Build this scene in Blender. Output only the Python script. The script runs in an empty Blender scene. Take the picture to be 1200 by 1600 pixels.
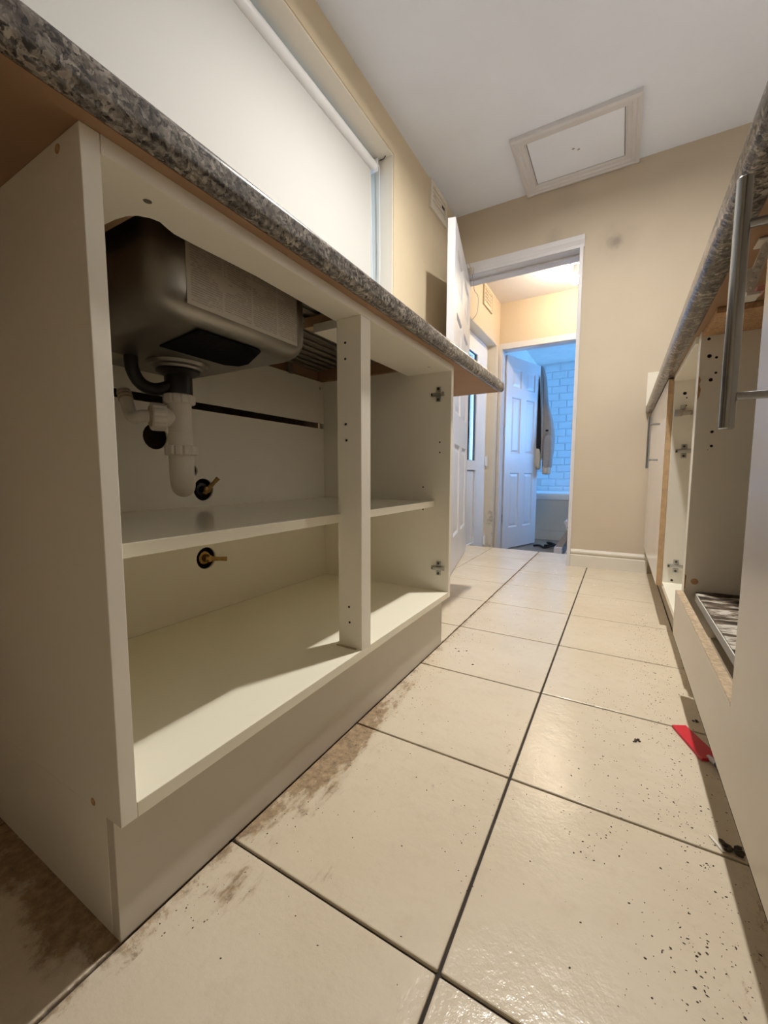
import bpy, bmesh, math, random
from mathutils import Vector, Matrix
from mathutils.geometry import delaunay_2d_cdt
random.seed(7)
scene = bpy.context.scene
col = scene.collection

# ------------------------------------------------------------------ camera, world, exposure
cam_d = bpy.data.cameras.new('camera'); cam = bpy.data.objects.new('camera', cam_d); col.objects.link(cam)
cam_d.sensor_fit = 'HORIZONTAL'; cam_d.sensor_width = 36.0; cam_d.lens = 36.0 * 640.0 / 1200.0
cam_d.clip_start = 0.01
yaw, pitch, roll = 0.52204, -0.09067, 0.00232
f = Vector((-math.sin(yaw)*math.cos(pitch), math.cos(yaw)*math.cos(pitch), math.sin(pitch)))
r = Vector((math.cos(yaw), math.sin(yaw), 0)); u = r.cross(f)
rr = r*math.cos(roll) + u*math.sin(roll); uu = -r*math.sin(roll) + u*math.cos(roll)
cam.matrix_world = Matrix(((rr.x, uu.x, -f.x, 0), (rr.y, uu.y, -f.y, 0), (rr.z, uu.z, -f.z, 0.5384), (0, 0, 0, 1)))
scene.camera = cam

w = bpy.data.worlds.new('world'); scene.world = w; w.use_nodes = True
w.node_tree.nodes['Background'].inputs[0].default_value = (0.42, 0.68, 1.0, 1)
w.node_tree.nodes['Background'].inputs[1].default_value = 6.0
vs = scene.view_settings
vs.view_transform = 'Standard'; vs.look = 'None'; vs.gamma = 1.0; vs.exposure = 0.08; vs.use_curve_mapping = False
scene.cycles.max_bounces = 16; scene.cycles.diffuse_bounces = 12
KITCHEN_BULB, LOBBY_BULB, BATH_DAY, DOOR_DAY = 4500.0, 520.0, 66.0, 20.0

def area_light(name, loc, rot, sx, sy, power, color):
    d = bpy.data.lights.new(name, 'AREA'); d.shape = 'RECTANGLE'; d.size = sx; d.size_y = sy
    d.energy = power; d.color = color
    o = bpy.data.objects.new(name, d); col.objects.link(o); o.location = loc; o.rotation_euler = rot
    return o
# daylight standing in the bathroom window (right wall) and behind the glazed outside door
area_light('bathroom_window_daylight', (1.02, 5.65, 1.25), (0, math.radians(90), 0), 1.0, 0.9, BATH_DAY, (0.13, 0.42, 1.0))
area_light('outside_door_daylight', (-1.42, 3.62, 1.10), (0, math.radians(-90), 0), 1.0, 0.5, DOOR_DAY, (0.45, 0.68, 1.0))

# ------------------------------------------------------------------ node helpers
class NT:
    def __init__(s, m):
        m.use_nodes = True; s.t = m.node_tree; s.t.nodes.clear()
        s.out = s.n('ShaderNodeOutputMaterial'); s.pos = None
    def n(s, ty, **kw):
        nd = s.t.nodes.new(ty)
        for k, v in kw.items(): setattr(nd, k, v)
        return nd
    def l(s, a, b): s.t.links.new(a, b)
    def position(s):
        if s.pos is None: s.pos = s.n('ShaderNodeNewGeometry').outputs['Position']
        return s.pos
    def inp(s, sock, v):
        if hasattr(v, 'is_linked') or isinstance(v, bpy.types.NodeSocket): s.l(v, sock)
        else: sock.default_value = v
    def math(s, op, a, b=0.0, clamp=False):
        m = s.n('ShaderNodeMath', operation=op); m.use_clamp = clamp
        s.inp(m.inputs[0], a); s.inp(m.inputs[1], b); return m.outputs[0]
    def xyz(s):
        x = s.n('ShaderNodeSeparateXYZ'); s.l(s.position(), x.inputs[0]); return x.outputs
    def noise(s, scale, detail=4, rough=.55, vec=None, stretch=None):
        nd = s.n('ShaderNodeTexNoise'); nd.inputs['Scale'].default_value = scale
        nd.inputs['Detail'].default_value = detail; nd.inputs['Roughness'].default_value = rough
        v = vec or s.position()
        if stretch:
            mp = s.n('ShaderNodeMapping'); s.l(v, mp.inputs[0]); mp.inputs['Scale'].default_value = stretch; v = mp.outputs[0]
        s.l(v, nd.inputs['Vector']); return nd.outputs[0]
    def ramp(s, fac, stops, interp='LINEAR'):
        rp = s.n('ShaderNodeValToRGB'); rp.color_ramp.interpolation = interp
        e = rp.color_ramp.elements
        while len(e) < len(stops): e.new(0.5)
        for i, (p, c) in enumerate(stops):
            e[i].position = p; e[i].color = (c[0], c[1], c[2], 1) if hasattr(c, '__len__') else (c, c, c, 1)
        s.inp(rp.inputs[0], fac); return rp.outputs[0]
    def mix(s, fac, a, b, blend='MIX'):
        m = s.n('ShaderNodeMix', data_type='RGBA', blend_type=blend)
        s.inp(m.inputs[0], fac)
        for sock, v in ((m.inputs[6], a), (m.inputs[7], b)):
            if isinstance(v, tuple): sock.default_value = (v[0], v[1], v[2], 1)
            else: s.l(v, sock)
        return m.outputs[2]
    def bsdf(s, color, rough=.5, metal=0.0, spec=.5, coat=0.0, normal=None):
        b = s.n('ShaderNodeBsdfPrincipled')
        if isinstance(color, tuple): b.inputs['Base Color'].default_value = (*color[:3], 1)
        else: s.l(color, b.inputs['Base Color'])
        s.inp(b.inputs['Roughness'], rough); s.inp(b.inputs['Metallic'], metal)
        b.inputs['Specular IOR Level'].default_value = spec; b.inputs['Coat Weight'].default_value = coat
        b.inputs['Coat Roughness'].default_value = .1
        if normal: s.l(normal, b.inputs['Normal'])
        s.b = b; return b.outputs[0]
    def bump(s, h, strength, dist):
        b = s.n('ShaderNodeBump'); b.inputs['Strength'].default_value = strength; b.inputs['Distance'].default_value = dist
        s.l(h, b.inputs['Height']); return b.outputs[0]
    def done(s, sh): s.l(sh, s.out.inputs[0])

M = {}
def mat(name, c, rough=.5, metal=0.0, var=.06, vscale=6, bscale=0, bstr=.2, bdist=.001, spec=.5, coat=0.0, stretch=None):
    m = bpy.data.materials.new(name); t = NT(m)
    n = t.noise(vscale, 4, .6, stretch=stretch)
    lo = tuple(max(0, v*(1-var)) for v in c); hi = tuple(min(1, v*(1+var)) for v in c)
    cc = t.mix(t.ramp(n, [(.3, 0), (.7, 1)]), lo, hi)
    nrm = t.bump(t.noise(bscale, 5, .6, stretch=stretch), bstr, bdist) if bscale else None
    t.done(t.bsdf(cc, rough, metal, spec, coat, nrm)); M[name] = m; return m

mat('cream_paint', (.66, .56, .40), .75, var=.04, vscale=2.5, bscale=60, bstr=.15)
mat('lobby_cream', (.62, .515, .385), .75, var=.03, vscale=2.5, bscale=60, bstr=.15)
mat('reveal_paint', (.74, .69, .60), .7, var=.03, vscale=3, bscale=50, bstr=.15)
mat('ceiling_paint', (.79, .84, .95), .85, var=.03, vscale=2, bscale=180, bstr=.25)
mat('lobby_ceiling_paint', (.72, .69, .70), .85, var=.03, vscale=3, bscale=12, bstr=.3, bdist=.004)
mat('white_gloss', (.64, .63, .65), .30, var=.03, vscale=5)
mat('white_door', (.66, .66, .70), .35, var=.03, vscale=5, bscale=300, bstr=.06)
mat('upvc', (.82, .83, .86), .25, var=.02, vscale=4)
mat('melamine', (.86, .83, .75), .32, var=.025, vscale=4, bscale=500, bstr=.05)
mat('melamine_gloss', (.85, .82, .69), .13, var=.02, vscale=4)
mat('edge_band', (.70, .665, .59), .4, var=.03)
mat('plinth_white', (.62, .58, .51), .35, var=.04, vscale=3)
mat('door_board', (.51, .44, .36), .22, var=.03, vscale=3)
mat('far_door_board', (.76, .72, .69), .18, var=.03, vscale=3)
mat('raw_edge', (.53, .37, .215), .7, var=.12, vscale=60)
mat('chipboard', (.50, .31, .17), .8, var=.28, vscale=160, bscale=300, bstr=.3)
mat('chipboard_pale', (.47, .36, .235), .85, var=.28, vscale=130, bscale=300, bstr=.3)
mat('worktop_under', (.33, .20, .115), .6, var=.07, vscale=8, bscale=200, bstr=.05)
mat('black_plastic', (.012, .012, .013), .35)
mat('black_hole', (.012, .010, .009), .9)
mat('black_pad', (.006, .006, .006), .9, var=.4, vscale=90, bscale=120, bstr=.8, bdist=.002, spec=.1)
mat('white_plastic', (.74, .70, .64), .38, var=.05, vscale=20)
mat('grime_plastic', (.50, .43, .34), .5, var=.3, vscale=70)
mat('brass', (.42, .27, .11), .4, 1.0, var=.2, vscale=90)
mat('dull_steel', (.50, .49, .47), .35, 1.0, var=.12, vscale=40)
mat('chrome', (.40, .41, .43), .2, 1.0, var=.02)
mat('dark_gap', (.03, .022, .016), .9)
mat('plaster_white', (.76, .74, .70), .6)
mat('grey_knit', (.33, .31, .30), .95, var=.12, vscale=120, bscale=350, bstr=.4)
mat('beige_cuff', (.55, .50, .42), .95, var=.1, vscale=120)
mat('black_cloth', (.012, .013, .018), .9)
mat('red_plastic', (.62, .022, .045), .35, var=.05)
mat('blue_plastic', (.03, .035, .12), .35)
mat('pale_plastic', (.62, .60, .68), .3)
mat('pink_plastic', (.80, .38, .36), .4)
mat('bath_acrylic', (.72, .74, .76), .12, var=.01)
mat('bath_panel', (.56, .56, .53), .18, var=.03)
mat('vinyl_floor', (.22, .19, .16), .5, var=.12, vscale=9)
mat('metro_tile', (.70, .72, .74), .10, var=.03, vscale=8)
mat('tile_grout', (.60, .61, .62), .8)
mat('ladder_grey', (.36, .33, .33), .5, var=.1, vscale=30)
mat('ladder_white', (.72, .70, .78), .4)
mat('debris_dark', (.075, .058, .045), .9, var=.4, vscale=200)
mat('dark_steel', (.10, .095, .09), .4, 1.0)
mat('gap_shade_brown', (.075, .05, .035), .95, var=.4, vscale=25)  # dark brown that paints in the shade behind the sink cabinet
mat('gasket', (.02, .025, .04), .6)

def granite():
    m = bpy.data.materials.new('granite_laminate'); t = NT(m)
    nv = t.n('ShaderNodeTexNoise'); nv.inputs['Scale'].default_value = 110; nv.inputs['Detail'].default_value = 3; t.l(t.position(), nv.inputs['Vector'])
    sub = t.n('ShaderNodeVectorMath', operation='SUBTRACT'); t.l(nv.outputs['Color'], sub.inputs[0]); sub.inputs[1].default_value = (.5, .5, .5)
    sc = t.n('ShaderNodeVectorMath', operation='SCALE'); t.l(sub.outputs[0], sc.inputs[0]); sc.inputs['Scale'].default_value = .016
    ad = t.n('ShaderNodeVectorMath', operation='ADD'); t.l(t.position(), ad.inputs[0]); t.l(sc.outputs[0], ad.inputs[1])
    def cells(scale):
        v = t.n('ShaderNodeTexVoronoi'); v.inputs['Scale'].default_value = scale; t.l(ad.outputs[0], v.inputs['Vector'])
        sp = t.n('ShaderNodeSeparateColor'); t.l(v.outputs['Color'], sp.inputs[0]); return sp.outputs[0]
    a = t.ramp(cells(190), [(.20, (.020, .018, .020)), (.34, (.085, .075, .072)), (.55, (.22, .195, .175)), (.78, (.36, .325, .29)), (.95, (.56, .50, .45))])
    b = t.ramp(cells(330), [(.25, (.022, .02, .022)), (.45, (.16, .14, .13)), (.8, (.42, .375, .335))])
    c = t.mix(.38, a, b)
    c = t.mix(t.ramp(t.noise(34, 4, .6), [(.40, .55), (.60, 0)]), c, (.035, .031, .032))
    t.done(t.bsdf(c, .24, 0, .5)); M['granite_laminate'] = m
granite()

def tile_mat():
    m = bpy.data.materials.new('floor_tile'); t = NT(m); X = t.xyz()
    base = t.mix(t.ramp(t.noise(3.2, 5, .6), [(.3, 0), (.7, 1)]), (.635, .55, .415), (.70, .625, .50))
    base = t.mix(t.math('MULTIPLY', t.ramp(t.noise(26, 6, .7), [(.52, 0), (.75, 1)]), .35), base, (.52, .42, .30))
    # brown dried dirt along the foot of the sink unit plinth
    d = t.math('SUBTRACT', X[0], -.474)                     # distance out from the plinth line
    near = t.math('SUBTRACT', 1.0, t.math('DIVIDE', d, .115), True)
    yband = t.math('SUBTRACT', 1.0, t.math('DIVIDE', t.math('ABSOLUTE', t.math('SUBTRACT', X[1], .60)), .62), True)
    hot = t.math('SUBTRACT', 1.0, t.math('DIVIDE', t.math('ABSOLUTE', t.math('SUBTRACT', X[1], .60)), .16), True)
    dn = t.noise(1.0, 8, .70, stretch=(26, 11, 1))
    side = t.math('LESS_THAN', X[0], -.478)
    notside = t.math('SUBTRACT', 1.0, side)
    a = t.math('MULTIPLY', t.math('MULTIPLY', near, yband), .33)
    a = t.math('ADD', a, t.math('MULTIPLY', t.math('MULTIPLY', near, hot), .20))
    s1 = t.ramp(t.math('ADD', dn, a), [(.63, 0), (.75, 1)])
    s1 = t.math('MULTIPLY', s1, notside)
    # the patch in the gap left of the unit: thick dirt against the unit's end
    d2 = t.math('SUBTRACT', .212, X[1])
    near2 = t.math('SUBTRACT', 1.0, t.math('DIVIDE', t.math('ABSOLUTE', d2), .085), True)
    s2 = t.math('MULTIPLY', t.ramp(t.math('ADD', t.noise(9, 7, .7), t.math('MULTIPLY', near2, .34)), [(.66, 0), (.76, 1)]), side)
    # thin dark streaks of dirt at the plinth foot
    edge = t.math('SUBTRACT', 1.0, t.math('DIVIDE', d, .03), True)
    s3 = t.math('MULTIPLY', t.math('MULTIPLY', t.ramp(t.math('ADD', t.noise(30, 6, .7), t.math('MULTIPLY', edge, .16)), [(.58, 0), (.66, 1)]), t.math('GREATER_THAN', edge, .001)), notside)
    s = t.math('MAXIMUM', t.math('MAXIMUM', s1, s2), t.math('MULTIPLY', s3, .8))
    rx = t.math('MULTIPLY', t.math('SUBTRACT', X[0], .085), 12.0, True); ry = t.math('MULTIPLY', t.math('SUBTRACT', .95, X[1]), 3.0, True)
    s4 = t.ramp(t.math('ADD', t.noise(1.0, 8, .8, stretch=(55, 24, 1)), t.math('MULTIPLY', t.math('MULTIPLY', rx, ry), .14)), [(.66, 0), (.74, 1)])
    s = t.math('MAXIMUM', s, t.math('MULTIPLY', t.math('MULTIPLY', s4, .75), t.math('GREATER_THAN', rx, .001)))
    dirt = t.mix(t.ramp(t.noise(70, 5, .75), [(.35, 0), (.65, 1)]), (.13, .078, .034), (.42, .285, .15))
    c = t.mix(t.math('MULTIPLY', s, .88), base, dirt)
    # faint grey scuffs
    c = t.mix(t.math('MULTIPLY', t.ramp(t.noise(9, 8, .8), [(.52, 0), (.78, 1)]), .20), c, (.40, .33, .25))
    # fine dark specks of grit towards the right-hand units
    vor = t.n('ShaderNodeTexVoronoi'); vor.inputs['Scale'].default_value = 130; t.l(t.position(), vor.inputs['Vector'])
    spk = t.math('LESS_THAN', vor.outputs['Distance'], t.math('MULTIPLY', t.ramp(t.noise(6, 4, .6), [(.50, 0), (.70, 1)]), .17))
    rgt = t.math('MULTIPLY', t.math('ADD', X[0], .16), 4.0, True)
    c = t.mix(t.math('MULTIPLY', t.math('MULTIPLY', spk, rgt), .75), c, (.10, .075, .055))
    h = t.math('ADD', t.math('MULTIPLY', t.noise(30, 5, .65), .8), t.math('MULTIPLY', t.noise(95, 3, .6), .25))
    nrm = t.bump(h, .36, .004)
    rough = t.math('ADD', t.math('MULTIPLY', t.noise(8, 4), .12), t.math('ADD', .15, t.math('MULTIPLY', s, .4)))
    t.done(t.bsdf(c, rough, 0, .5, 0, nrm)); M['floor_tile'] = m
tile_mat()
mat('grout_dark', (.045, .035, .028), .9, var=.3, vscale=30)

def back_wall_mat():
    m = bpy.data.materials.new('cream_wall_marked'); t = NT(m); X = t.xyz()
    c = t.mix(t.ramp(t.noise(2.5, 4), [(.3, 0), (.7, 1)]), (.52, .445, .345), (.565, .485, .375))
    def blot(cx, cz, rad, n):
        dx = t.math('SUBTRACT', X[0], cx); dz = t.math('SUBTRACT', X[2], cz)
        dd = t.math('SQRT', t.math('ADD', t.math('MULTIPLY', dx, dx), t.math('MULTIPLY', dz, dz)))
        return t.ramp(t.math('ADD', t.math('DIVIDE', dd, rad), t.math('MULTIPLY', t.math('SUBTRACT', n, .5), 1.3)), [(.15, 1), (1.0, 0)])
    n = t.noise(14, 6, .7)
    s = t.math('MAXIMUM', t.math('MULTIPLY', blot(-.085, 1.795, .055, n), .65), t.math('MULTIPLY', blot(-.06, 1.80, .13, n), .16))
    s = t.math('MAXIMUM', s, t.math('MULTIPLY', blot(-.33, 2.10, .12, n), .14))
    s = t.math('MAXIMUM', s, t.math('MULTIPLY', blot(-.40, 1.905, .06, n), .22))
    c = t.mix(s, c, (.20, .17, .145))
    t.done(t.bsdf(c, .75, 0, .5, 0, t.bump(t.noise(60, 5), .15, .001))); M['cream_wall_marked'] = m
back_wall_mat()

def damp_reveal():
    m = bpy.data.materials.new('damp_reveal'); t = NT(m); X = t.xyz()
    low = t.math('SUBTRACT', 1.0, t.math('DIVIDE', t.math('SUBTRACT', X[2], -.2), .75), True)
    s = t.ramp(t.math('ADD', t.noise(14, 6, .7), t.math('MULTIPLY', low, .17)), [(.64, 0), (.76, 1)])
    c = t.mix(t.math('MULTIPLY', s, .6), (.70, .645, .55), (.30, .24, .18))
    t.done(t.bsdf(c, .8)); M['damp_reveal'] = m
damp_reveal()

def steel_mat():
    m = bpy.data.materials.new('sink_steel'); t = NT(m)
    c = t.mix(t.noise(30, 4, .6), (.25, .235, .21), (.33, .315, .29))
    rough = t.math('ADD', .30, t.math('MULTIPLY', t.noise(60, 3), .12))
    t.done(t.bsdf(c, rough, 1.0, .5, 0, t.bump(t.noise(400, 3), .08, .0005))); M['sink_steel'] = m
steel_mat()

def flaky_mat():
    m = bpy.data.materials.new('flaking_board'); t = NT(m)
    n = t.noise(22, 7, .7, stretch=(.5, 1.7, 1)); n2 = t.noise(90, 5, .7)
    c = t.ramp(n, [(.40, (.035, .026, .020)), (.49, (.17, .125, .085)), (.53, (.36, .30, .23)), (.57, (.70, .66, .58))])
    c = t.mix(t.math('MULTIPLY', n2, .5), c, (.10, .08, .06), 'MULTIPLY')
    t.done(t.bsdf(c, .85, 0, .3, 0, t.bump(n, .9, .006))); M['flaking_board'] = m
flaky_mat()

def label_mat():
    m = bpy.data.materials.new('printed_label'); t = NT(m); X = t.xyz()
    ln = t.math('LESS_THAN', t.math('FRACT', t.math('MULTIPLY', X[2], 290)), .5)
    colu = t.math('GREATER_THAN', t.math('FRACT', t.math('MULTIPLY', t.math('SUBTRACT', X[1], .392), 17.2)), .07)
    brk = t.math('GREATER_THAN', t.noise(1.0, 3, .8, stretch=(1, 130, 230)), .44)
    blk = t.math('GREATER_THAN', t.noise(1.0, 2, .5, stretch=(1, 17, 48)), .40)
    edge = t.math('MULTIPLY', t.math('GREATER_THAN', X[1], .392), t.math('LESS_THAN', X[1], .622))
    edge = t.math('MULTIPLY', edge, t.math('GREATER_THAN', X[2], .789))
    k = t.math('MULTIPLY', t.math('MULTIPLY', t.math('MULTIPLY', ln, colu), t.math('MULTIPLY', brk, blk)), edge)
    c = t.mix(t.math('MULTIPLY', k, .62), (.40, .36, .305), (.18, .16, .14))
    t.done(t.bsdf(c, .5)); M['printed_label'] = m
label_mat()

def blind_mat():
    m = bpy.data.materials.new('blind_fabric'); t = NT(m)
    c = t.mix(t.noise(1.5, 2), (.60, .60, .585), (.63, .63, .615))
    d = t.bsdf(c, .85, 0, .2, 0, t.bump(t.noise(900, 2), .05, .0005))
    tr = t.n('ShaderNodeBsdfTranslucent'); tr.inputs[0].default_value = (.8, .8, .78, 1)
    mx = t.n('ShaderNodeMixShader'); mx.inputs[0].default_value = .035
    t.l(d, mx.inputs[1]); t.l(tr.outputs[0], mx.inputs[2]); t.done(mx.outputs[0]); M['blind_fabric'] = m
blind_mat()

def glass_mat():
    m = bpy.data.materials.new('pane_glass'); t = NT(m)
    tr = t.n('ShaderNodeBsdfTransparent'); tr.inputs[0].default_value = (.88, .95, .96, 1)
    g = t.n('ShaderNodeBsdfGlossy'); g.inputs['Roughness'].default_value = .03
    fr = t.n('ShaderNodeFresnel'); fr.inputs[0].default_value = 1.45
    mx = t.n('ShaderNodeMixShader'); t.l(fr.outputs[0], mx.inputs[0]); t.l(tr.outputs[0], mx.inputs[1]); t.l(g.outputs[0], mx.inputs[2])
    t.done(mx.outputs[0]); M['pane_glass'] = m
glass_mat()

def bulb_mat(name, c, strength):
    m = bpy.data.materials.new(name); t = NT(m)
    e = t.n('ShaderNodeEmission'); e.inputs[0].default_value = (*c, 1); e.inputs[1].default_value = strength
    t.done(e.outputs[0]); M[name] = m
bulb_mat('kitchen_bulb_glow', (1.0, .95, .875), KITCHEN_BULB)
bulb_mat('lobby_bulb_glow', (1.0, .84, .62), LOBBY_BULB)

# ------------------------------------------------------------------ mesh helpers
WL = {}
def finish(name, bm, m, parent=None, smooth=False, label=None, mats=None):
    bmesh.ops.recalc_face_normals(bm, faces=bm.faces[:])
    co = [v.co for v in bm.verts]
    lo = Vector((min(c.x for c in co), min(c.y for c in co), min(c.z for c in co)))
    hi = Vector((max(c.x for c in co), max(c.y for c in co), max(c.z for c in co)))
    c = (lo + hi) / 2
    if parent is None: c.z = lo.z
    for v in bm.verts: v.co -= c
    me = bpy.data.meshes.new(name); 
    if smooth:
        for fc in bm.faces: fc.smooth = True
    bm.to_mesh(me); bm.free()
    for mm in (mats or [m]): me.materials.append(M[mm])
    if smooth: 
        try: me.set_sharp_from_angle(angle=math.radians(smooth if smooth is not True else 40))
        except Exception: pass
    o = bpy.data.objects.new(name, me); col.objects.link(o)
    if parent: o.parent = parent; o.location = c - WL[parent.name]
    else: o.location = c
    WL[o.name] = c.copy()
    if label: o['label'] = label
    return o
def thing(name, label, cat, loc, group=None, kind=None):
    o = bpy.data.objects.new(name, None); col.objects.link(o); o.location = loc; o.empty_display_size = .05
    WL[o.name] = Vector(loc)
    if kind: o['kind'] = kind
    else: o['label'] = label; o['category'] = cat
    if group: o['group'] = group
    return o
def tag(o, label=None, cat=None, group=None, kind=None):
    if label: o['label'] = label
    if cat: o['category'] = cat
    if group: o['group'] = group
    if kind: o['kind'] = kind
    return o
def B(bm, x0, x1, y0, y1, z0, z1, bev=0.0):
    x0, x1 = min(x0, x1), max(x0, x1); y0, y1 = min(y0, y1), max(y0, y1); z0, z1 = min(z0, z1), max(z0, z1)
    vs_ = [bm.verts.new((x, y, z)) for x in (x0, x1) for y in (y0, y1) for z in (z0, z1)]
    q = [(0, 1, 3, 2), (4, 6, 7, 5), (0, 4, 5, 1), (2, 3, 7, 6), (0, 2, 6, 4), (1, 5, 7, 3)]
    fs = [bm.faces.new([vs_[i] for i in k]) for k in q]
    if bev:
        es = list({e for fc in fs for e in fc.edges})
        bmesh.ops.bevel(bm, geom=es, offset=bev, segments=2, affect='EDGES', profile=.5)
def box(name, x0, x1, y0, y1, z0, z1, m, parent=None, bev=.0008, **kw):
    bm = bmesh.new(); B(bm, x0, x1, y0, y1, z0, z1, bev); return finish(name, bm, m, parent, **kw)
def prism(bm, outline, holes, axis, a0, a1):
    """2-D polygon (list of pairs) with holes, extruded along axis between a0 and a1.
       axis 'x': pairs are (y,z); 'y': (x,z); 'z': (x,y)"""
    pts, edges, loops = [], [], []
    for lp in [outline] + list(holes):
        s = len(pts); pts += [Vector(p) for p in lp]; n = len(lp)
        edges += [(s+i, s+(i+1) % n) for i in range(n)]; loops.append((s, n))
    res = delaunay_2d_cdt(pts, edges, [], 0, 1e-6)
    V = res[0]
    def inside(p, lp):
        c = False
        for i in range(len(lp)):
            (x1, y1), (x2, y2) = lp[i], lp[i-1]
            if (y1 > p[1]) != (y2 > p[1]) and p[0] < (x2-x1)*(p[1]-y1)/(y2-y1) + x1: c = not c
        return c
    F = []
    for fc in res[2]:
        c = sum((V[i] for i in fc), Vector((0, 0)))/len(fc)
        if inside(c, outline) and not any(inside(c, h) for h in holes): F.append(fc)
    def P(p, a):
        return {'x': (a, p[0], p[1]), 'y': (p[0], a, p[1]), 'z': (p[0], p[1], a)}[axis]
    va = [bm.verts.new(P(p, a0)) for p in V]; vb = [bm.verts.new(P(p, a1)) for p in V]
    cnt = {}
    for fc in F:
        bm.faces.new([va[i] for i in fc]); bm.faces.new([vb[i] for i in reversed(fc)])
        for i in range(len(fc)):
            k = (fc[i], fc[(i+1) % len(fc)]); cnt[tuple(sorted(k))] = cnt.get(tuple(sorted(k)), 0) + 1
    for (i, j), c in cnt.items():
        if c == 1: bm.faces.new([va[i], va[j], vb[j], vb[i]])
def board(name, outline, holes, axis, a0, a1, m, parent=None, **kw):
    bm = bmesh.new(); prism(bm, outline, holes, axis, a0, a1); return finish(name, bm, m, parent, **kw)
def circ(cx, cy, rad, n=20): return [(cx+rad*math.cos(2*math.pi*i/n), cy+rad*math.sin(2*math.pi*i/n)) for i in range(n)]
def rect(a0, a1, b0, b1): return [(a0, b0), (a1, b0), (a1, b1), (a0, b1)]
def loft(bm, rings, cap=True, closed=True):
    R = [[bm.verts.new(p) for p in ring] for ring in rings]; n = len(R[0])
    for a, b in zip(R[:-1], R[1:]):
        for i in range(n if closed else n-1):
            j = (i+1) % n; bm.faces.new([a[i], a[j], b[j], b[i]])
    if cap: bm.faces.new(list(reversed(R[0]))); bm.faces.new(R[-1])
    return R
def frame_from(d):
    d = d.normalized(); a = Vector((0, 0, 1)) if abs(d.z) < .9 else Vector((1, 0, 0))
    x = d.cross(a).normalized(); return x, d.cross(x).normalized()
def tube(bm, pts, rad, n=14, cap=True):
    pts = [Vector(p) for p in pts]; rings = []
    rads = rad if hasattr(rad, '__len__') else [rad]*len(pts)
    px = None
    for i, p in enumerate(pts):
        d = (pts[min(i+1, len(pts)-1)] - pts[max(i-1, 0)]).normalized()
        if px is None: px, py = frame_from(d)
        else:
            px = (px - d*px.dot(d)).normalized(); py = d.cross(px)
        rings.append([p + (px*math.cos(2*math.pi*k/n) + py*math.sin(2*math.pi*k/n))*rads[i] for k in range(n)])
    loft(bm, rings, cap)
def curve_pts(ctrl, k=6):
    """Catmull-Rom through control points"""
    c = [Vector(p) for p in ctrl]; c = [2*c[0]-c[1]] + c + [2*c[-1]-c[-2]]; out = []
    for i in range(1, len(c)-2):
        for s in range(k):
            t = s/k; a, b, d, e = c[i-1], c[i], c[i+1], c[i+2]
            out.append(.5*((2*b) + (d-a)*t + (2*a-5*b+4*d-e)*t*t + (-a+3*b-3*d+e)*t**3))
    out.append(c[-2]); return out
def lathe(bm, p0, axis, prof, n=28, cap=True):
    """prof: list of (distance along axis, radius)"""
    p0 = Vector(p0); axis = Vector(axis).normalized(); x, y = frame_from(axis)
    loft(bm, [[p0 + axis*h + (x*math.cos(2*math.pi*k/n) + y*math.sin(2*math.pi*k/n))*max(rd, 1e-5) for k in range(n)] for h, rd in prof], cap)
def nut(bm, p0, axis, rad, height, teeth=12):
    """ribbed compression nut"""
    p0 = Vector(p0); axis = Vector(axis).normalized(); x, y = frame_from(axis); n = teeth*4; rings = []
    for h, s in ((0, .93), (.1*height, 1), (.9*height, 1), (height, .93)):
        rings.append([p0 + axis*h + (x*math.cos(2*math.pi*k/n) + y*math.sin(2*math.pi*k/n))*rad*s*(1.0 if k % 4 else .93) for k in range(n)])
    loft(bm, rings)
def rrect(cx, cy, hx, hy, rad, n=6):
    pts = []
    for (sx, sy, a0) in ((1, 1, 0), (-1, 1, 90), (-1, -1, 180), (1, -1, 270)):
        for i in range(n+1):
            a = math.radians(a0 + 90*i/n); pts.append((cx+sx*(hx-rad)+rad*math.cos(a), cy+sy*(hy-rad)+rad*math.sin(a)))
    return pts
def xform(bm, mtx): bmesh.ops.transform(bm, matrix=mtx, verts=bm.verts[:])

# ------------------------------------------------------------------ setting: floors
ROOM_L, ROOM_R, BACK, CEIL = -1.0, 0.78, 2.650, 2.183
FRONT = -1.5
box('floor', -1.25, .80, FRONT, 3.026, -.30, -.0045, 'grout_dark', bev=0)
floor = bpy.data.objects['floor']; floor['kind'] = 'structure'
TX, TY, X0, Y0 = .32815, .33145, -.14605, .37439
tm = None
for i in range(-3, 3):
    for j in range(-5, 8):
        xa, xb = X0 + i*TX, X0 + (i+1)*TX; ya, yb = Y0 + j*TY, Y0 + (j+1)*TY
        xa, xb = max(xa, -1.0), min(xb, .78); ya = max(ya, FRONT)
        if xb - xa < .05 or yb - ya < .02: continue
        g = .0021
        full = (xb-xa > TX-.001 and yb-ya > TY-.001)
        if full and tm:
            o = bpy.data.objects.new('tile', tm); col.objects.link(o)
            cx = Vector(((xa+xb)/2, (ya+yb)/2, tmz)); o.parent = floor; o.location = cx - WL['floor']
        else:
            o = box('tile', xa+g, xb-g, ya+g, yb-g, -.0085, 0, 'floor_tile', floor, bev=.0018)
            if full: tm = o.data; tmz = WL[o.name].z
FL2 = -.25
tag(box('floor_lobby', -1.35, 1.05, 3.026, 6.60, -.32, FL2, 'vinyl_floor', bev=0), kind='structure')

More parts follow.
